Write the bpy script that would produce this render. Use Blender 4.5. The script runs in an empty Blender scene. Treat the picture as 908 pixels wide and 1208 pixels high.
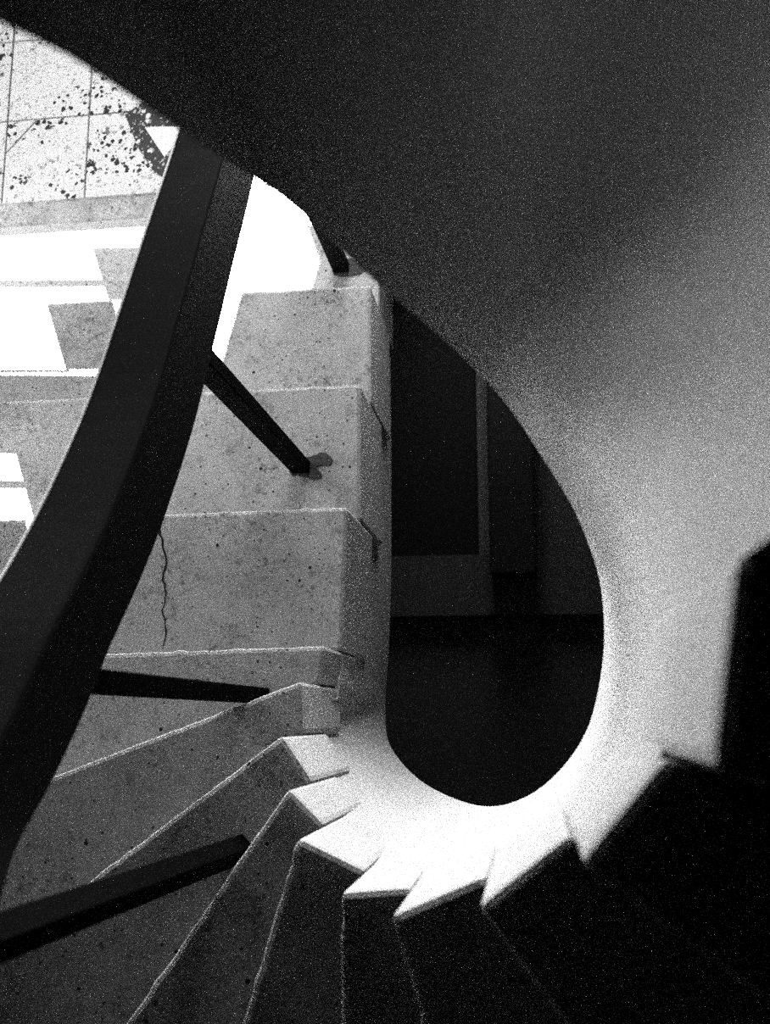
import bpy, bmesh, math, random
from mathutils import Vector, Matrix
random.seed(7)
R = 0.17                      # one stair rise in metres; plan is laid out in rises: x to the right, y towards the viewer's feet, level upwards
sc = bpy.context.scene
COL = sc.collection
def W(x, y, l): return Vector((x * R, -y * R, l * R))

# ------------------------------------------------------------------ camera
F, NX, NY, H = 1250.0, 630.0, 848.0, 15.0
d = Vector((NX - 454, NY - 604, F)).normalized()
ex = (Vector((1, 0, 0)) - d[0] * d).normalized()
ey = d.cross(ex)
cols = []
for i in range(3):            # camera axes right, down, forward written in world axes
    cols.append(Vector((ex[i], -ey[i], -d[i])))
right, down, fwd = cols
rot = Matrix((right, -down, -fwd)).transposed()
cam = bpy.data.cameras.new('camera')
cam.sensor_fit = 'VERTICAL'
cam.sensor_height = 24.0
cam.lens = 24.0 * F / 1208.0
cam.clip_start = 0.01
cam.clip_end = 200
cam.dof.use_dof = True
cam.dof.focus_distance = 2.1
cam.dof.aperture_fstop = 3.4
camo = bpy.data.objects.new('camera', cam)
camo.matrix_world = Matrix.Translation(W(0, 0, H)) @ rot.to_4x4()
COL.objects.link(camo)
sc.camera = camo

# ------------------------------------------------------------------ world, sun, exposure
world = bpy.data.worlds.new('sky')
sc.world = world
world.use_nodes = True
wn = world.node_tree.nodes
wn['Background'].inputs[0].default_value = (0.9, 0.9, 0.9, 1)
wn['Background'].inputs[1].default_value = 9.0
SUN = Vector((0.78, -0.039, -1.0))
sl = bpy.data.lights.new('sun', 'SUN')
sl.energy = 165.0
sl.angle = math.radians(0.53)
so = bpy.data.objects.new('sun', sl)
so.rotation_euler = (-SUN).to_track_quat('Z', 'Y').to_euler()
so.location = W(-60, -10, 70)
COL.objects.link(so)
sc.view_settings.view_transform = 'Standard'
sc.view_settings.look = 'None'
sc.view_settings.gamma = 1.0
sc.view_settings.use_curve_mapping = False
sc.view_settings.exposure = 0.25
sc.cycles.use_denoising = False              # keep the fine photographic grain
sc.cycles.use_guiding = True
sc.cycles.max_bounces = 3
sc.cycles.diffuse_bounces = 1

# ------------------------------------------------------------------ materials
def new_mat(name, rough=0.8, spec=0.3):
    m = bpy.data.materials.new(name)
    m.use_nodes = True
    nt = m.node_tree
    b = nt.nodes['Principled BSDF']
    b.inputs['Roughness'].default_value = rough
    b.inputs['Specular IOR Level'].default_value = spec
    return m, nt, b
def node(nt, t, **kw):
    n = nt.nodes.new(t)
    for k, v in kw.items(): setattr(n, k, v)
    return n
def coords(nt, obj=True, offset=False):
    tc = node(nt, 'ShaderNodeTexCoord')
    if not offset: return tc.outputs['Object']
    oi = node(nt, 'ShaderNodeObjectInfo')
    mu = node(nt, 'ShaderNodeMath', operation='MULTIPLY')
    mu.inputs[1].default_value = 37.0
    nt.links.new(oi.outputs['Random'], mu.inputs[0])
    ad = node(nt, 'ShaderNodeVectorMath', operation='ADD')
    nt.links.new(tc.outputs['Object'], ad.inputs[0])
    nt.links.new(mu.outputs[0], ad.inputs[1])
    return ad.outputs[0]
def ramp(nt, src, stops):
    r = node(nt, 'ShaderNodeValToRGB')
    el = r.color_ramp.elements
    while len(el) < len(stops): el.new(0.5)
    for e, (p, v) in zip(el, stops):
        e.position = p
        e.color = (v, v, v, 1)
    nt.links.new(src, r.inputs[0])
    return r.outputs[0]
def noise(nt, co, scale, detail=4, rough=0.6):
    n = node(nt, 'ShaderNodeTexNoise')
    n.inputs['Scale'].default_value = scale
    n.inputs['Detail'].default_value = detail
    n.inputs['Roughness'].default_value = rough
    nt.links.new(co, n.inputs['Vector'])
    return n.outputs[0]
def mul(nt, a, b):
    m = node(nt, 'ShaderNodeMix', data_type='RGBA', blend_type='MULTIPLY')
    m.inputs[0].default_value = 1.0
    nt.links.new(a, m.inputs[6]); nt.links.new(b, m.inputs[7])
    return m.outputs[2]
def bump(nt, b, src, strength, dist=0.002):
    n = node(nt, 'ShaderNodeBump')
    n.inputs['Strength'].default_value = strength
    n.inputs['Distance'].default_value = dist
    nt.links.new(src, n.inputs['Height'])
    nt.links.new(n.outputs[0], b.inputs['Normal'])
def spots(nt, co, scale, radius, share):
    v = node(nt, 'ShaderNodeTexVoronoi')
    v.inputs['Scale'].default_value = scale
    nt.links.new(co, v.inputs['Vector'])
    sp = node(nt, 'ShaderNodeSeparateColor')
    nt.links.new(v.outputs['Color'], sp.inputs[0])
    # per-cell size: radius * random, only for a share of the cells
    gate = node(nt, 'ShaderNodeMath', operation='LESS_THAN'); gate.inputs[1].default_value = share
    nt.links.new(sp.outputs[0], gate.inputs[0])
    sz = node(nt, 'ShaderNodeMath', operation='MULTIPLY'); sz.inputs[1].default_value = radius
    nt.links.new(sp.outputs[1], sz.inputs[0])
    lt = node(nt, 'ShaderNodeMath', operation='LESS_THAN')
    nt.links.new(v.outputs['Distance'], lt.inputs[0]); nt.links.new(sz.outputs[0], lt.inputs[1])
    mk = node(nt, 'ShaderNodeMath', operation='MULTIPLY')
    nt.links.new(gate.outputs[0], mk.inputs[0]); nt.links.new(lt.outputs[0], mk.inputs[1])
    return mk.outputs[0]
def mixval(nt, fac, a, v):
    m = node(nt, 'ShaderNodeMix', data_type='RGBA')
    nt.links.new(fac, m.inputs[0]); nt.links.new(a, m.inputs[6])
    m.inputs[7].default_value = (v, v, v, 1)
    return m.outputs[2]

def concrete_mat(name, lo, hi, pits=True, stain=0.35):
    m, nt, b = new_mat(name, 0.85, 0.25)
    co = coords(nt, offset=True)
    c = ramp(nt, noise(nt, co, 9, 6, 0.65), [(0.3, lo), (0.7, hi)])
    g = ramp(nt, noise(nt, co, 420, 3, 0.8), [(0.3, 0.62), (0.5, 0.95), (0.7, 1.0)])
    c = mul(nt, c, g)
    st = ramp(nt, noise(nt, co, 22, 8, 0.75), [(0.32, 1 - stain), (0.46, 1.0)])
    c = mul(nt, c, st)
    sc1 = noise(nt, co, 70, 6, 0.8)
    gate = ramp(nt, noise(nt, co, 6, 3, 0.6), [(0.44, 0.0), (0.56, 1.0)])
    scf = node(nt, 'ShaderNodeMath', operation='MULTIPLY')
    nt.links.new(ramp(nt, sc1, [(0.53, 0.0), (0.63, 0.85)]), scf.inputs[0]); nt.links.new(gate, scf.inputs[1])
    c = mixval(nt, scf.outputs[0], c, 0.07)
    if pits:
        c = mixval(nt, spots(nt, co, 90, 0.26, 0.35), c, 0.07)
        c = mixval(nt, spots(nt, co, 38, 0.16, 0.25), c, 0.03)
        c = mixval(nt, spots(nt, co, 13, 0.07, 0.35), c, 0.02)
    nt.links.new(c, b.inputs['Base Color'])
    bump(nt, b, noise(nt, co, 260, 4, 0.7), 0.35, 0.001)
    return m
def plaster_mat(name, lo, hi):
    m, nt, b = new_mat(name, 0.8, 0.25)
    co = coords(nt)
    c = ramp(nt, noise(nt, co, 5, 5, 0.6), [(0.3, lo), (0.7, hi)])
    g = ramp(nt, noise(nt, co, 520, 2, 0.8), [(0.3, 0.8), (0.6, 1.0)])
    c = mul(nt, c, g)
    c = mixval(nt, spots(nt, co, 16, 0.05, 0.12), c, 0.12)
    nt.links.new(c, b.inputs['Base Color'])
    bump(nt, b, noise(nt, co, 30, 4, 0.5), 0.15, 0.003)
    return m
def terrazzo_mat(name, ground, chip_a, chip_b, share):
    m, nt, b = new_mat(name, 0.35, 0.4)
    co = coords(nt, offset=True)
    g = ramp(nt, noise(nt, co, 300, 3, 0.7), [(0.3, ground * 0.82), (0.6, ground)])
    ds = noise(nt, co, 60, 2, 0.5)
    w = node(nt, 'ShaderNodeVectorMath', operation='MULTIPLY_ADD')
    w.inputs[1].default_value = (0.02, 0.02, 0.02)
    nt.links.new(ds, w.inputs[0]); nt.links.new(co, w.inputs[2])
    wc = w.outputs[0]
    den = noise(nt, co, 7, 2, 0.5)
    c = mixval(nt, spots(nt, wc, 130, 0.60, 0.45), g, chip_a)
    gate = ramp(nt, den, [(0.44, 0.0), (0.52, 1.0)])
    big = spots(nt, wc, 70, 0.66, share + 0.1)
    mm = node(nt, 'ShaderNodeMath', operation='MULTIPLY')
    nt.links.new(big, mm.inputs[0]); nt.links.new(gate, mm.inputs[1])
    c = mixval(nt, mm.outputs[0], c, chip_b)
    c = mixval(nt, spots(nt, wc, 48, 0.40, 0.14), c, chip_b)
    nt.links.new(c, b.inputs['Base Color'])
    return m
def plain_mat(name, v, rough=0.6, grain=0.2, scale=200, spec=0.2):
    m, nt, b = new_mat(name, rough, spec)
    co = coords(nt)
    c = ramp(nt, noise(nt, co, scale, 4, 0.7), [(0.3, v * (1 - grain)), (0.7, v * (1 + grain))])
    nt.links.new(c, b.inputs['Base Color'])
    bump(nt, b, noise(nt, co, scale, 3, 0.6), 0.15, 0.001)
    return m

M_CONC = concrete_mat('trowelled_concrete', 0.50, 0.66, True, 0.45)
M_PLAS = plaster_mat('white_plaster', 0.72, 0.80)
M_TERR = terrazzo_mat('pale_terrazzo', 0.78, 0.33, 0.03, 0.55)
M_TERD = terrazzo_mat('dark_terrazzo', 0.05, 0.45, 0.70, 0.12)
M_WHITE = plain_mat('white_marble', 0.82, 0.4, 0.06, 80)
M_GROUT = plain_mat('grey_grout', 0.22, 0.9, 0.5, 300)
M_STRIP = concrete_mat('gritty_cement', 0.30, 0.62, True, 0.7)
M_RAIL = plain_mat('dark_rail_paint', 0.007, 0.8, 0.25, 250, 0.02)
M_EDGE = plain_mat('pale_edge', 0.65, 0.5, 0.2, 300)  # even pale tone for the thin strip on the rail corner
M_IRON = plain_mat('black_iron', 0.004, 0.8, 0.3, 200, 0.01)
M_FOOT = plain_mat('foot_shade_dirt', 0.09, 0.95, 0.6, 160)
M_CRACK = plain_mat('dark_crack', 0.02, 0.9)  # one even dark tone for the tread crack
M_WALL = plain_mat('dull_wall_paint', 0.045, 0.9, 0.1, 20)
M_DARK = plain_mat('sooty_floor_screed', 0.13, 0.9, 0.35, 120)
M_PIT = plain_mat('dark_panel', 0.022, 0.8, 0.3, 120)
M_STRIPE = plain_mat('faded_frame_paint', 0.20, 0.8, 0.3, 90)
M_TIMBER = plain_mat('dark_timber', 0.03, 0.6, 0.3, 90)
M_GROUND_DIM = plain_mat('bounce_absorber', 0.02, 1.0, 0.4, 60)
M_GROUND = plain_mat('pale_paving', 0.7, 0.9, 0.15, 12)

# ------------------------------------------------------------------ helpers
def empty(name, loc, label=None, cat=None, group=None, kind=None):
    o = bpy.data.objects.new(name, None)
    o.empty_display_size = 0.1
    o.location = loc
    COL.objects.link(o)
    tag(o, label, cat, group, kind)
    return o
def tag(o, label=None, cat=None, group=None, kind=None):
    if label: o['label'] = label
    if cat: o['category'] = cat
    if group: o['group'] = group
    if kind: o['kind'] = kind
    return o
def link(name, bm, mats, parent=None, smooth=False):
    bmesh.ops.recalc_face_normals(bm, faces=bm.faces)
    me = bpy.data.meshes.new(name)
    bm.to_mesh(me); bm.free()
    for m in (mats if isinstance(mats, (list, tuple)) else [mats]): me.materials.append(m)
    if smooth:
        for p in me.polygons: p.use_smooth = True
    o = bpy.data.objects.new(name, me)
    COL.objects.link(o)
    if parent:
        o.parent = parent
        o.matrix_parent_inverse = Matrix.Translation(-parent.location)
    return o
def bevel(o, w, seg=2, ang=35):
    b = o.modifiers.new('bevel', 'BEVEL')
    b.width = w; b.segments = seg; b.limit_method = 'ANGLE'; b.angle_limit = math.radians(ang)
    b.use_clamp_overlap = True
    return o
def prism(bm, pts, l0, l1):
    """plan polygon in rises, extruded between two levels"""
    lo = [bm.verts.new(W(x, y, l0)) for x, y in pts]
    hi = [bm.verts.new(W(x, y, l1)) for x, y in pts]
    bm.faces.new(lo); bm.faces.new(hi)
    n = len(pts)
    side = []
    for i in range(n):
        j = (i + 1) % n
        side.append(bm.faces.new((lo[i], lo[j], hi[j], hi[i])))
    return side
def rect(x0, y0, x1, y1): return [(x0, y0), (x1, y0), (x1, y1), (x0, y1)]
def catmull(P, n):
    out = []
    for i in range(len(P) - 1):
        p0 = P[max(i - 1, 0)]; p1 = P[i]; p2 = P[i + 1]; p3 = P[min(i + 2, len(P) - 1)]
        for k in range(n):
            t = k / n
            out.append(tuple(0.5 * (2 * b + (c - a) * t + (2 * a - 5 * b + 4 * c - e) * t * t + (3 * b - a - 3 * c + e) * t ** 3)
                             for a, b, c, e in zip(p0, p1, p2, p3)))
    out.append(tuple(P[-1]))
    return out

# ------------------------------------------------------------------ plan of the stairwell
C = (-0.85, -0.65)                                        # centre of the turn
def polar(th, r): return (C[0] - r * math.cos(math.radians(th)), C[1] + r * math.sin(math.radians(th)))
def theta(x, y): return math.degrees(math.atan2(y - C[1], -(x - C[0]))) % 360
XL, YB, XR, YT = -8.5, 8.0, 7.2, -14.5                    # walls: left (beyond the splay), near, right, far
def xsplay(y): return -7.8 + 0.35 * y                     # the window wall stands askew
WALLS = [(xsplay(YT), YT), (xsplay(-2.0), -2.0), (XL, YB), (XR, YB), (XR, YT)]
def hit(p, a):
    """from p along direction a (degrees, 0 = left, growing through the near side) to the walls"""
    dx, dy = -math.cos(math.radians(a)), math.sin(math.radians(a))
    best = None
    for i in range(5):
        (x0, y0), (x1, y1) = WALLS[i], WALLS[(i + 1) % 5]
        ux, uy = x1 - x0, y1 - y0
        den = dx * uy - dy * ux
        if abs(den) < 1e-9: continue
        t = ((x0 - p[0]) * uy - (y0 - p[1]) * ux) / den
        s = ((x0 - p[0]) * dy - (y0 - p[1]) * dx) / den
        if t > 1e-4 and -1e-6 <= s <= 1 + 1e-6 and (best is None or t < best[0]): best = (t, i)
    t, i = best
    t -= 0.06
    return (p[0] + dx * t, p[1] + dy * t), i
NOSE = {0: ((-2.29, -6.49), 0), 1: ((-2.28, -4.59), 0.3), 2: ((-2.27, -2.64), 0.6), 3: ((-2.34, -0.82), 1.5),
        4: ((-2.40, -0.39), 20.3), 5: ((-2.36, 0.15), 36.4), 6: ((-2.06, 0.57), 54.8), 7: ((-1.75, 0.86), 73),
        8: ((-1.25, 1.08), 90), 9: ((-0.80, 1.04), 107.7), 10: ((-0.28, 0.82), 128), 11: ((0.14, 0.50), 144),
        12: ((0.46, 0.13), 162), 13: ((0.56, -0.45), 180), 14: ((0.50, -1.09), 198), 15: ((0.30, -1.48), 216),
        16: ((-0.02, -1.80), 234)}

# ------------------------------------------------------------------ floors, walls, openings
def struct(name, bm, m, label=None):
    o = link(name, bm, m)
    o['kind'] = 'structure'
    if label: o['label'] = label
    return o
LAND = -1.0
# landing slab under the terrazzo, with the well cut out beside the lower flight
bm = bmesh.new()
prism(bm, [(xsplay(YT), YT), (XR, YT), (XR, -8.6), (-2.30, -8.6), (-2.30, -6.40), (xsplay(-6.40), -6.40), ], LAND - 1.7, LAND)
landing = struct('floor', bm, M_STRIP, 'landing floor of pale terrazzo tiles, bright in the sun at the foot of the flight')
# smooth cement strip nearest the first riser
bm = bmesh.new()
prism(bm, [(xsplay(-8.34), -8.34), (-2.32, -8.34), (-2.32, -6.42), (xsplay(-6.42), -6.42)], LAND, LAND + 0.02)
o = link('cement_strip', bm, M_CONC, landing)
# terrazzo tiles
TX, TY, TW, TH = -7.42, -8.78, 1.51, 1.57
JG = 0.02
def tile(pts, mat=M_TERR, z=0.035, name='tile'):
    cx = sum(p[0] for p in pts) / len(pts); cy = sum(p[1] for p in pts) / len(pts)
    bm = bmesh.new()
    lo, hi = [], []
    for x, y in pts:
        hi.append(bm.verts.new(((x - cx) * R, -(y - cy) * R, z * R)))
        lo.append(bm.verts.new(((x - cx) * R, -(y - cy) * R, 0)))
    bm.faces.new(hi); bm.faces.new(lo)
    for i in range(len(pts)):
        j = (i + 1) % len(pts)
        bm.faces.new((lo[i], lo[j], hi[j], hi[i]))
    o = link(name, bm, mat, landing)
    o.location = W(cx, cy, LAND)
    return o
proto = None
for j in range(3):
    for i in range(-5, 6):
        x0, x1 = TX + i * TW + JG, TX + (i + 1) * TW - JG
        y1, y0 = TY - j * TH - JG, TY - (j + 1) * TH + JG
        if x0 < xsplay(y0) + 0.1 and x0 < xsplay(y1) + 0.1: continue
        if i == -1 and j == 0:      # the cracked tile, its far left corner broken off
            tile([(x0 + 0.55, y0), (x1, y0), (x1, y1), (x0, y1), (x0, y0 + 0.62)])
            tile([(x0, y0), (x0 + 0.50, y0), (x0, y0 + 0.56)])
            continue
        if proto is None: proto = tile(rect(x0, y0, x1, y1)); continue
        o = proto.copy(); COL.objects.link(o)
        o.location = W((x0 + x1) / 2, (y0 + y1) / 2, LAND + random.uniform(0, 0.006))
tile([(-6.76, -10.30), (-6.34, -10.58), (-5.40, -9.95), (-5.86, -8.98), (-6.17, -9.14), (-6.50, -9.66)], M_TERD, 0.045, 'dark_inlay')
tile([(-6.39, -10.02), (-5.60, -9.98), (-6.01, -9.43)], M_WHITE, 0.052, 'white_inlay')

# window wall, askew on the left: piers, sill bar and head around the openings
wu = Vector((0.35, 1.0)).normalized()
def wallbox(bm, ya, yb, la, lb, t0=-0.9, t1=0.0, off=0.0):
    """box on the askew wall between plan y ya..yb and levels la..lb; t = thickness outwards"""
    P = []
    for y, t in ((ya, t1), (yb, t1), (yb, t0), (ya, t0)):    # reveals run square to the stairs
        P.append((xsplay(y) + t, y - 0.05 * t))
    prism(bm, P, la, lb)
bm = bmesh.new()
HEAD = 9.4
CS, CH = 6.6, 13.6                                          # sill and head of an added high window, letting in sun to bounce
wallbox(bm, YT, -2.0, 14.5, 28)                             # above the openings
wallbox(bm, -8.5, -2.0, HEAD, 14.5)
wallbox(bm, YT, -14.0, CS, 14.5)
wallbox(bm, -14.0, -8.5, CH, 14.5)
wallbox(bm, YT, -2.0, -16, LAND)                            # below the landing
wallbox(bm, YT, -8.5, CS - 0.6, CS)  # lintel over an added low opening that admits ground bounce
wallbox(bm, -8.72, -8.5, LAND, CS)
wallbox(bm, YT, -13.6, LAND, CS)                           # blank wall beside the tiles
wallbox(bm, -5.40, -3.93, LAND, HEAD)                       # pier
wallbox(bm, -2.35, -2.0, LAND, HEAD)
wallbox(bm, -3.93, -2.35, 6.9, HEAD)                        # lower head over the second window
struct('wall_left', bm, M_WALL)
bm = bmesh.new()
for ya, yb, la, lb in ((-2.0, YB, -16, 1.0), (-2.0, -1.8, 1.0, 6.0), (2.4, YB, 1.0, 6.0), (-2.0, YB, 6.0, 28)):  # gap left as an added third window, lighting the middle treads
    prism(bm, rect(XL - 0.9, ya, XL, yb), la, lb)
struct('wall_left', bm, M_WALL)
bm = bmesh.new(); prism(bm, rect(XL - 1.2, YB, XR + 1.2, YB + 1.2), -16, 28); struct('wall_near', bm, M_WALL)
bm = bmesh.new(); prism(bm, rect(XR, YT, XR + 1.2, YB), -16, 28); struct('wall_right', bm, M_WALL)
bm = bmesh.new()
FX0, FX1, FH = -5.2, 1.2, 9.5                              # far-wall opening added to light treads and stringer, floor to head
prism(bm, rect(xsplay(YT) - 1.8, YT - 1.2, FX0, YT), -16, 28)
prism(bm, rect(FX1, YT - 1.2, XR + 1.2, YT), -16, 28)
prism(bm, rect(FX0, YT - 1.2, FX1, YT), -16, -13)            # small window added to light the storey below
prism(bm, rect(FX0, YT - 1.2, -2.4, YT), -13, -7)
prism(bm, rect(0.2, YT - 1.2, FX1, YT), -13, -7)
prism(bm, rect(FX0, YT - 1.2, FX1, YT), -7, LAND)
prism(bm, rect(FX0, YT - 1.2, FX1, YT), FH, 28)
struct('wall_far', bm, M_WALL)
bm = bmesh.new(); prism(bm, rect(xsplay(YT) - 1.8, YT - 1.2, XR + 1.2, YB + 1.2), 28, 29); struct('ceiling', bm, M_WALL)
def window(n, parts):
    root = None
    for nm, box in parts:
        bm = bmesh.new(); wallbox(bm, *box)
        if root is None:
            root = struct('window_%d' % n, bm, M_IRON)
        else:
            link(nm, bm, M_IRON, root)
window(1, [('frame', (-8.04, -5.49, 3.44, 4.80, -0.08, 0)), ('mullion', (-7.45, -7.31, LAND, 3.44, -0.08, 0)),
           ('jamb', (-5.49, -5.44, LAND, 3.44, -0.08, 0))])
window(2, [('frame', (-3.93, -2.35, 3.44, 4.76, -0.08, 0)), ('mullion', (-3.45, -3.33, LAND, 3.44, -0.08, 0))])
# roof eave outside, plus two added canopies that block sun at the openings
bm = bmesh.new()
prism(bm, [(-19.4, -8.3), (-20.4, -4.4), (xsplay(-4.4) - .9, -4.4), (xsplay(-8.3) - .9, -8.3)], 19.55, 20.3)
prism(bm, [(xsplay(-15) - 7.5, -15), (xsplay(-15) - .9, -15), (xsplay(-8.45) - .9, -8.45), (xsplay(-8.45) - 7.5, -8.45)], CS - 0.6, CS)
prism(bm, rect(XL - 6.5, -2.4, XL - 0.9, 3.4), 6.0, 6.6)
struct('trim_1', bm, M_WALL, 'roof eave outside, with added canopies that keep sun off two openings')
bm = bmesh.new(); prism(bm, rect(-36, -12, -34, -4), -2, 28.5); prism(bm, rect(-52, -60, -50, -12), -2, 22)  # added unseen walls, holding back sky light at the left windows
struct('wall_skyblock', bm, M_WALL, 'unseen walls added outside to block low sky from the windows')
bm = bmesh.new()
prism(bm, [(-90, -70), (xsplay(-70) - 1.8, -70), (xsplay(YB) - 1.8, YB), (-90, 70)], -2.2, -1.2)
prism(bm, [(xsplay(-70) - 1.8, -70), (60, -70), (60, YT - 9), (xsplay(YT) - 2.0, YT - 9)], -2.2, -1.2)
struct('ground', bm, M_GROUND, 'pale paved ground outside')
bm = bmesh.new()
prism(bm, [(-34, -8.6), (xsplay(-8.6) - 1.0, -8.6), (xsplay(-2.0) - 1.0, -2.0), (XL - 1.3, 30), (-60, 30), (-60, -3), (-34, -3)], -1.2, -1.1)  # added dark ground that soaks up bounce light below the windows
struct('ground', bm, M_GROUND_DIM, 'unseen dark ground added outside to cut light bounced into the windows')

# lower storey floor at the bottom of the well
LOW = -16.0
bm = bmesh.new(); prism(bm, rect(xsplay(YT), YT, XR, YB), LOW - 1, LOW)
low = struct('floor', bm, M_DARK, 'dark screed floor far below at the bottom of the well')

# ------------------------------------------------------------------ the staircase
stair = empty('concrete_staircase', W(-2.29, -6.49, LAND),
              'winding concrete staircase with plastered white inner face around a teardrop well', 'staircase')
def edge_pts(a, b, n, jit):
    out = []
    L = math.hypot(b[0] - a[0], b[1] - a[1])
    nx, ny = -(b[1] - a[1]) / L, (b[0] - a[0]) / L
    for i in range(n):
        t = i / n
        j = random.gauss(0, jit) if i else 0
        if i and random.random() < 0.08: j -= abs(random.gauss(0, jit * 4))
        out.append((a[0] + (b[0] - a[0]) * t + nx * j, a[1] + (b[1] - a[1]) * t + ny * j))
    return out
for k in range(0, 16):
    (na, aa), (nb, ab) = NOSE[k], NOSE[k + 1]
    oa, ia = hit(na, aa)
    ext = 0.12                                             # the tread runs on a little under the next riser
    ob, ib = hit(nb, ab)
    cx = [ob]
    i = ib
    while i != ia:
        i = (i - 1) % 5
        cx.append((WALLS[(i + 1) % 5][0] * 0.998, WALLS[(i + 1) % 5][1] * 0.998))
    inner = []
    if k >= 13:                                            # these ends sit behind the plastered sheet
        na, nb = [(C[0] + (p[0] - C[0]) * 1.12, C[1] + (p[1] - C[1]) * 1.12) for p in (na, nb)]
    for q in range(6):
        t = q / 6
        inner.append((na[0] + (nb[0] - na[0]) * t, na[1] + (nb[1] - na[1]) * t))
    pts = edge_pts(oa, na, 70, 0.0035) + inner + [nb] + cx + [oa]
    pts.pop()
    bm = bmesh.new()
    side = prism(bm, pts, k - 2.15, k)
    n_in = 70
    for q in range(n_in, n_in + 6): side[q].material_index = 1
    o = link('step', bm, [M_CONC, M_PLAS], stair)
    bevel(o, 0.05 * R, 2, 40)

# plastered inner face: lofted between the underside edge and a ramp hidden behind the step ends
low_edge = [(-2.34, -8.6, -2.7), (-2.36, -7.49, -2.7), (-2.34, -5.0, -2.7), (-2.34, -2.6, -2.7), (-2.38, -1.2, -2.7), (-2.44, -0.25, -2.7),
            (-2.34, 0.29, -2.2), (-2.03, 0.59, -1.2), (-1.56, 0.81, 0.3), (-0.99, 0.88, 2.4), (-0.47, 0.83, 4.4),
            (-0.09, 0.68, 5.2), (0.20, 0.43, 5.7), (0.41, 0.12, 6.0), (0.52, -0.22, 6.1), (0.57, -0.59, 6.3), (0.55, -0.93, 6.6),
            (0.48, -1.19, 6.9), (0.32, -1.51, 7.3), (0.10, -1.75, 7.9), (-0.11, -1.94, 8.5), (-0.34, -2.05, 9.1), (-0.53, -2.10, 9.6),
            (-0.72, -2.10, 10.2), (-0.91, -2.07, 11.0), (-1.01, -2.02, 11.4), (-1.17, -2.00, 11.8), (-1.32, -1.98, 12.2), (-1.386, -1.96, 12.36), (-1.44, -1.93, 12.5),
            (-1.75, -1.93, 12.9), (-2.6, -1.97, 13.3), (-4.5, -2.0, 13.6), (-8.3, -2.0, 13.9)]
low_c = catmull(low_edge, 4)
brk = next(i for i in range(30, len(low_c)) if theta(*low_c[i][:2]) > 171.5)
t = (171.5 - theta(*low_c[brk - 1][:2])) / (theta(*low_c[brk][:2]) - theta(*low_c[brk - 1][:2]))
low_c[brk:brk] = [tuple(a + (b - a) * tt for a, b in zip(low_c[brk - 1], low_c[brk])) for tt in (t - 0.01, t + 0.01)]
def top_of(x, y):
    """plan point and level of the upper rim above a point of the lower edge"""
    th = theta(x, y)
    if y < -0.65 and x < -2.2 and th > 330 or (x < -2.2 and y < -2.0): return None
    return th
nose_line = catmull([NOSE[k][0] for k in range(0, 17)], 8)
nose_lv = [i / 8 for i in range(len(nose_line))]
def nose_at_theta(th):
    best = min(range(24, len(nose_line)), key=lambda i: abs((theta(*nose_line[i]) - th + 180) % 360 - 180))
    return nose_line[best], nose_lv[best]
def post_rim(x, y):
    p, k = nose_at_theta(theta(x, y))
    rx, ry = p[0] - C[0], p[1] - C[1]
    s = (math.hypot(rx, ry) + 0.05) / math.hypot(rx, ry)
    return (C[0] + rx * s, C[1] + ry * s, 15.96), k
rim = []
for idx, (x, y, l) in enumerate(low_c):
    if idx <= 4 * 5:                                        # straight flight
        yy = y
        k = max(-1.0, (yy + 6.49) / 1.92)
        xx = -2.36
        lv = min(k, 3.2) - 1.15
        if yy < -6.49: lv = LAND - 0.02; xx = -2.32
        rim.append((xx, yy, lv))
    else:
        th = theta(x, y)
        if th < 234:
            pr, k = post_rim(x, y)
            if th < 171.5:
                f = (k - 1.15 - l) / (15.96 - l) if th > 140 else 1.0
                if th > 120 and th <= 140: f = 1.0
                up = tuple(a + (b - a) * (f if th > 140 else 1.0) for a, b in zip((x, y, l), pr))
                w = min(max((th - 120) / 30, 0), 1)
                rim.append((pr[0] + (up[0] - pr[0]) * w, pr[1] + (up[1] - pr[1]) * w, k - 1.15))
            else:                                            # past the last free tread the face runs up as one sheet
                rim.append(pr)
        else:
            px, py = polar(th, 1.47)
            if x < -1.38: px, py = x, y - 0.05
            rim.append((px, py, 16.0))
bm = bmesh.new()
ROWS, TK = 6, 0.9
def outward(i):
    a, b = low_c[max(i - 1, 0)], low_c[min(i + 1, len(low_c) - 1)]
    tx, ty = b[0] - a[0], b[1] - a[1]
    L = math.hypot(tx, ty) or 1
    return (-ty / L if False else ty / L * -1, tx / L)
grid_in, grid_out = [], []
for i, (a, b) in enumerate(zip(low_c, rim)):
    ox, oy = outward(i)
    # make sure it points away from the well's middle
    mid = (C[0], min(max(a[1], -6.0), C[1]) if i <= 20 else C[1])
    if (a[0] - mid[0]) * ox + (a[1] - mid[1]) * oy < 0: ox, oy = -ox, -oy
    ci, cc = [], []
    for r in range(ROWS + 1):
        t = r / ROWS
        x, y, l = (a[q] + (b[q] - a[q]) * t for q in range(3))
        ci.append(bm.verts.new(W(x, y, l)))
        cc.append(bm.verts.new(W(x + ox * TK, y + oy * TK, l)))
    grid_in.append(ci); grid_out.append(cc)
n = len(low_c)
for i in range(n - 1):
    for r in range(ROWS):
        bm.faces.new((grid_in[i][r], grid_in[i + 1][r], grid_in[i + 1][r + 1], grid_in[i][r + 1]))
        bm.faces.new((grid_out[i][r], grid_out[i][r + 1], grid_out[i + 1][r + 1], grid_out[i + 1][r]))
    bm.faces.new((grid_in[i][0], grid_out[i][0], grid_out[i + 1][0], grid_in[i + 1][0]))
    bm.faces.new((grid_in[i][ROWS], grid_in[i + 1][ROWS], grid_out[i + 1][ROWS], grid_out[i][ROWS]))
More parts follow.
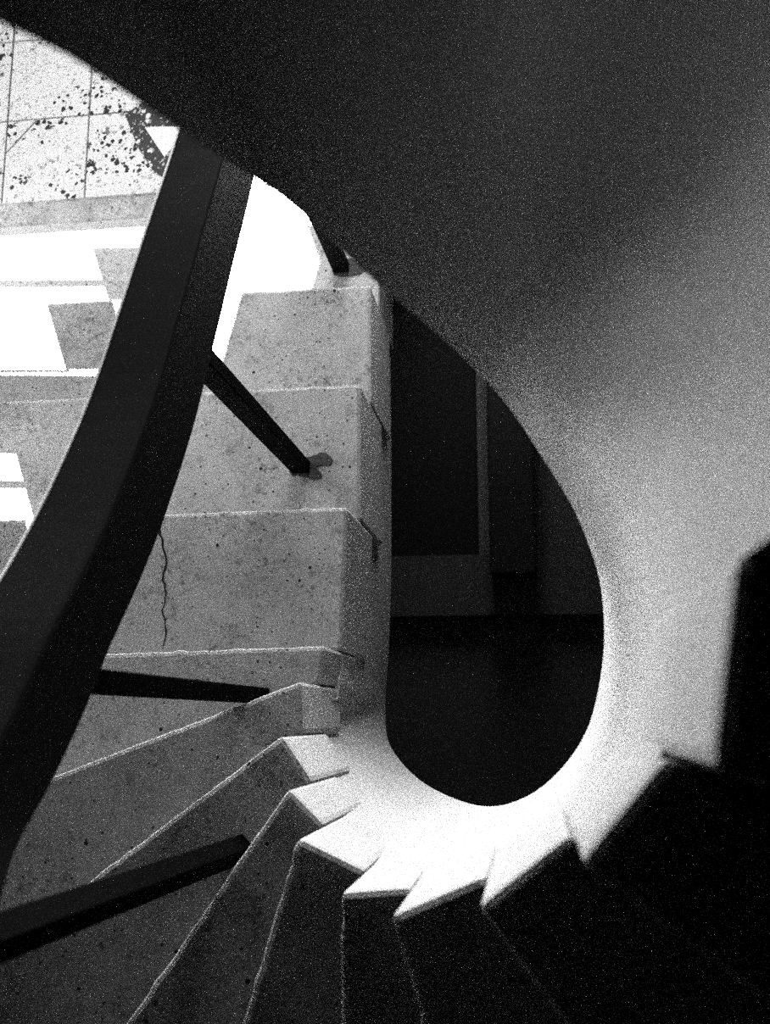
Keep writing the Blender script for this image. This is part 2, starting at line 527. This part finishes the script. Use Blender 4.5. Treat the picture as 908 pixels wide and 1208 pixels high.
for i in (0, n - 1):
    for r in range(ROWS):
        bm.faces.new((grid_in[i][r], grid_in[i][r + 1], grid_out[i][r + 1], grid_out[i][r]))
o = link('inner_stringer', bm, M_PLAS, stair, smooth=True)
o['label'] = 'smooth white plastered inner face of the stairs curling round the well'
e = o.modifiers.new('edge', 'EDGE_SPLIT'); e.split_angle = math.radians(40)

# crack across the third tread
cr = [(-4.70, -2.60), (-4.73, -2.42), (-4.71, -2.24), (-4.62, -1.98), (-4.67, -1.80), (-4.64, -1.58), (-4.67, -1.36), (-4.62, -1.12), (-4.66, -0.86)]
bm = bmesh.new()
cc = catmull([(x + random.uniform(-.02, .02), y) for x, y in cr], 4)
pv = []
for i, (x, y) in enumerate(cc):
    w = 0.012 * (1.2 - i / len(cc)) + random.uniform(0, 0.006)
    x += random.uniform(-0.012, 0.012)
    pv.append((bm.verts.new(W(x - w, y, 2.004)), bm.verts.new(W(x + w, y, 2.004)),
               bm.verts.new(W(x, y, 1.98))))
for a, b in zip(pv, pv[1:]):
    bm.faces.new((a[0], a[1], b[1], b[0])); bm.faces.new((a[1], a[2], b[2], b[1])); bm.faces.new((a[2], a[0], b[0], b[2]))
link('crack', bm, M_CRACK, stair)['label'] = 'dark hairline crack running along a tread'

# upper landing slab, over the lower landing; the well's inner face ends in its rim
p0, _ = hit(polar(234, 1.6), 234)
bm = bmesh.new()
arc = [polar(t, 1.56) for t in range(234, 290, 6)]
slab = arc + [(-1.75, -2.1), (-8.4, -2.2), (xsplay(YT) + .1, YT + .05), (XR - .05, YT + .05), p0]
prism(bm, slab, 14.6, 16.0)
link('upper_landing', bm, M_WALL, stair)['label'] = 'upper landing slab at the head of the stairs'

# ------------------------------------------------------------------ handrail
rail = empty('stair_railing', W(-3.15, -7.23, LAND),
             'dark flat-topped handrail on square iron balusters along the well side', 'railing')
path = [(-3.17, -8.1, 4.60), (-3.17, -6.0, 5.46), (-3.17, -4.5, 6.24), (-3.17, -3.5, 6.76), (-3.17, -2.5, 7.30), (-3.17, -1.6, 7.92), (-3.17, -1.0, 8.42),
        (-3.17, -0.5, 8.90), (-3.16, -0.1, 9.25), (-3.14, 0.31, 9.68), (-3.09, 0.70, 10.2), (-2.95, 1.06, 10.65), (-2.73, 1.46, 11.2)]
for t in range(62, 230, 12):
    x, y = polar(t, 2.9)
    path.append((x, y, 10.6 + (t - 40) / 18 * 0.98))
pc = catmull(path, 4)
bm = bmesh.new()
ring = []
HW, DP = 0.275, 1.0
for i, (x, y, l) in enumerate(pc):
    a, b = pc[max(i - 1, 0)], pc[min(i + 1, len(pc) - 1)]
    tx, ty = b[0] - a[0], b[1] - a[1]
    L = math.hypot(tx, ty)
    nx, ny = -ty / L, tx / L
    ring.append([bm.verts.new(W(x + nx * s * HW, y + ny * s * HW, l - dz)) for s, dz in ((-1, 0), (1, 0), (1, DP), (-1, DP))])
for a, b in zip(ring, ring[1:]):
    for q in range(4):
        bm.faces.new((a[q], a[(q + 1) % 4], b[(q + 1) % 4], b[q]))
bm.faces.new(ring[0]); bm.faces.new(ring[-1])
o = link('rail', bm, M_RAIL, rail)
bevel(o, 0.04 * R, 2, 40)
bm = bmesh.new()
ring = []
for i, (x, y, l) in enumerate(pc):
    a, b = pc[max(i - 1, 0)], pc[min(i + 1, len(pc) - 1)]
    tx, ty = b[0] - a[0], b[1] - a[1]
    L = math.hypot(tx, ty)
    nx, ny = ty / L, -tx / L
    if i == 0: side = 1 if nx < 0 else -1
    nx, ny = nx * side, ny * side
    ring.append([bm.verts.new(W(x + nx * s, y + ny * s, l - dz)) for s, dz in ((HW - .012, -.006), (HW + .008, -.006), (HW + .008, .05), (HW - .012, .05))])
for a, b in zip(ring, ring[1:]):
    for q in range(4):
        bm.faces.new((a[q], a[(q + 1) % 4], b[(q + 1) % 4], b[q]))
link('edge_trim', bm, M_EDGE, rail)['label'] = 'thin pale edge strip along the outer top corner of the rail'
def rail_level(x, y):
    return min(pc, key=lambda p: (p[0] - x) ** 2 + (p[1] - y) ** 2)[2] - DP
BAL = [(-2.93, -7.23, -1, 0), (-3.11, -3.42, 1, 0), (-3.12, -0.26, 3, 0), (-2.76, 1.20, 5, 44)]
for k in (7, 9, 11, 13):
    x, y = polar(81.5 + 36 * (k - 7) / 2, 2.9); BAL.append((x, y, k, 81.5 + 36 * (k - 7) / 2))
for x, y, k, ang in BAL:
    ca, sa = math.cos(math.radians(ang)), math.sin(math.radians(ang))
    bm = bmesh.new()
    pts = []
    for u, v in ((-.13, -.085), (.13, -.085), (.13, .085), (-.13, .085)):
        pts.append((x + u * ca + v * sa, y - u * sa + v * ca))
    prism(bm, pts, k, rail_level(x, y) + 0.15)
    if k == 5:
        for v in bm.verts:
            if v.co.z > (k + 0.5) * R: v.co.y += 0.10 * R
    o = link('baluster', bm, M_IRON, rail)
    bevel(o, 0.012 * R, 1, 40)

def patch(cx, cy, l, pts):  # flat dark shapes painting the shade and dirt at baluster feet
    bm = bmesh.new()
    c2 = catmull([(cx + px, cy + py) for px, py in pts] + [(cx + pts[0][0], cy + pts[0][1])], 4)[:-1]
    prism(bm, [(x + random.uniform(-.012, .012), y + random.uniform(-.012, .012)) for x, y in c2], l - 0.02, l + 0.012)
    link('foot_shade_patch', bm, M_FOOT, rail)['label'] = 'dark patch painting shadow and dirt round the foot of a baluster'
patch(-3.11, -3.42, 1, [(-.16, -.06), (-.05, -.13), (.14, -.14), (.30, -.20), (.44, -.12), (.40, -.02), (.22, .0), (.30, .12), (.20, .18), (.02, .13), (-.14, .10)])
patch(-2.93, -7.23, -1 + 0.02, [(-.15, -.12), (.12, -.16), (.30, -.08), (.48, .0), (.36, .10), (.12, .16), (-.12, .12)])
# ------------------------------------------------------------------ bottom of the well
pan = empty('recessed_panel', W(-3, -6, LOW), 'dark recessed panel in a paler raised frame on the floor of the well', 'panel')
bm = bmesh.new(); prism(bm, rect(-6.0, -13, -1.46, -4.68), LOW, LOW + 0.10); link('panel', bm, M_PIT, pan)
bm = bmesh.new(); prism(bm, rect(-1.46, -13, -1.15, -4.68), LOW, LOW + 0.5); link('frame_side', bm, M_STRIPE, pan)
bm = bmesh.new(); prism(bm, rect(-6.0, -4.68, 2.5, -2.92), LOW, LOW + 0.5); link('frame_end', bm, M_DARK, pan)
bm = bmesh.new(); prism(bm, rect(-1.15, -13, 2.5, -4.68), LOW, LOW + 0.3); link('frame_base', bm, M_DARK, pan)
beam = empty('timber_box', W(-0.5, -7, LOW + 0.5), 'long dark timber box lying beside the framed panel in the well', 'box')
bm = bmesh.new(); prism(bm, rect(-1.1, -12, 0.15, -3.95), LOW + 0.5, LOW + 1.6)
o = link('box_body', bm, M_TIMBER, beam); bevel(o, 0.06 * R, 2)

# portals so the daylight through the openings is sampled well
def portal(loc, nrm, w, h):
    pl = bpy.data.lights.new('portal', 'AREA')
    pl.shape = 'RECTANGLE'; pl.size = w * R; pl.size_y = h * R
    pl.cycles.is_portal = True
    po = bpy.data.objects.new('portal', pl)
    po.location = loc
    po.rotation_euler = (-nrm).to_track_quat('Z', 'Y').to_euler()
    COL.objects.link(po)
portal(W(xsplay(-5.4) - 1.7, -5.4, 3.6), Vector((wu.y, wu.x, 0)), 7.4, 9.6)
portal(W(xsplay(-11.3) - 1.7, -11.3, 10.1), Vector((wu.y, wu.x, 0)), 6.2, 7.2)
portal(W((FX0 + FX1) / 2, YT - 1.3, (FH - 1) / 2), Vector((0, -1, 0)), FX1 - FX0 + 0.2, FH + 1.2)
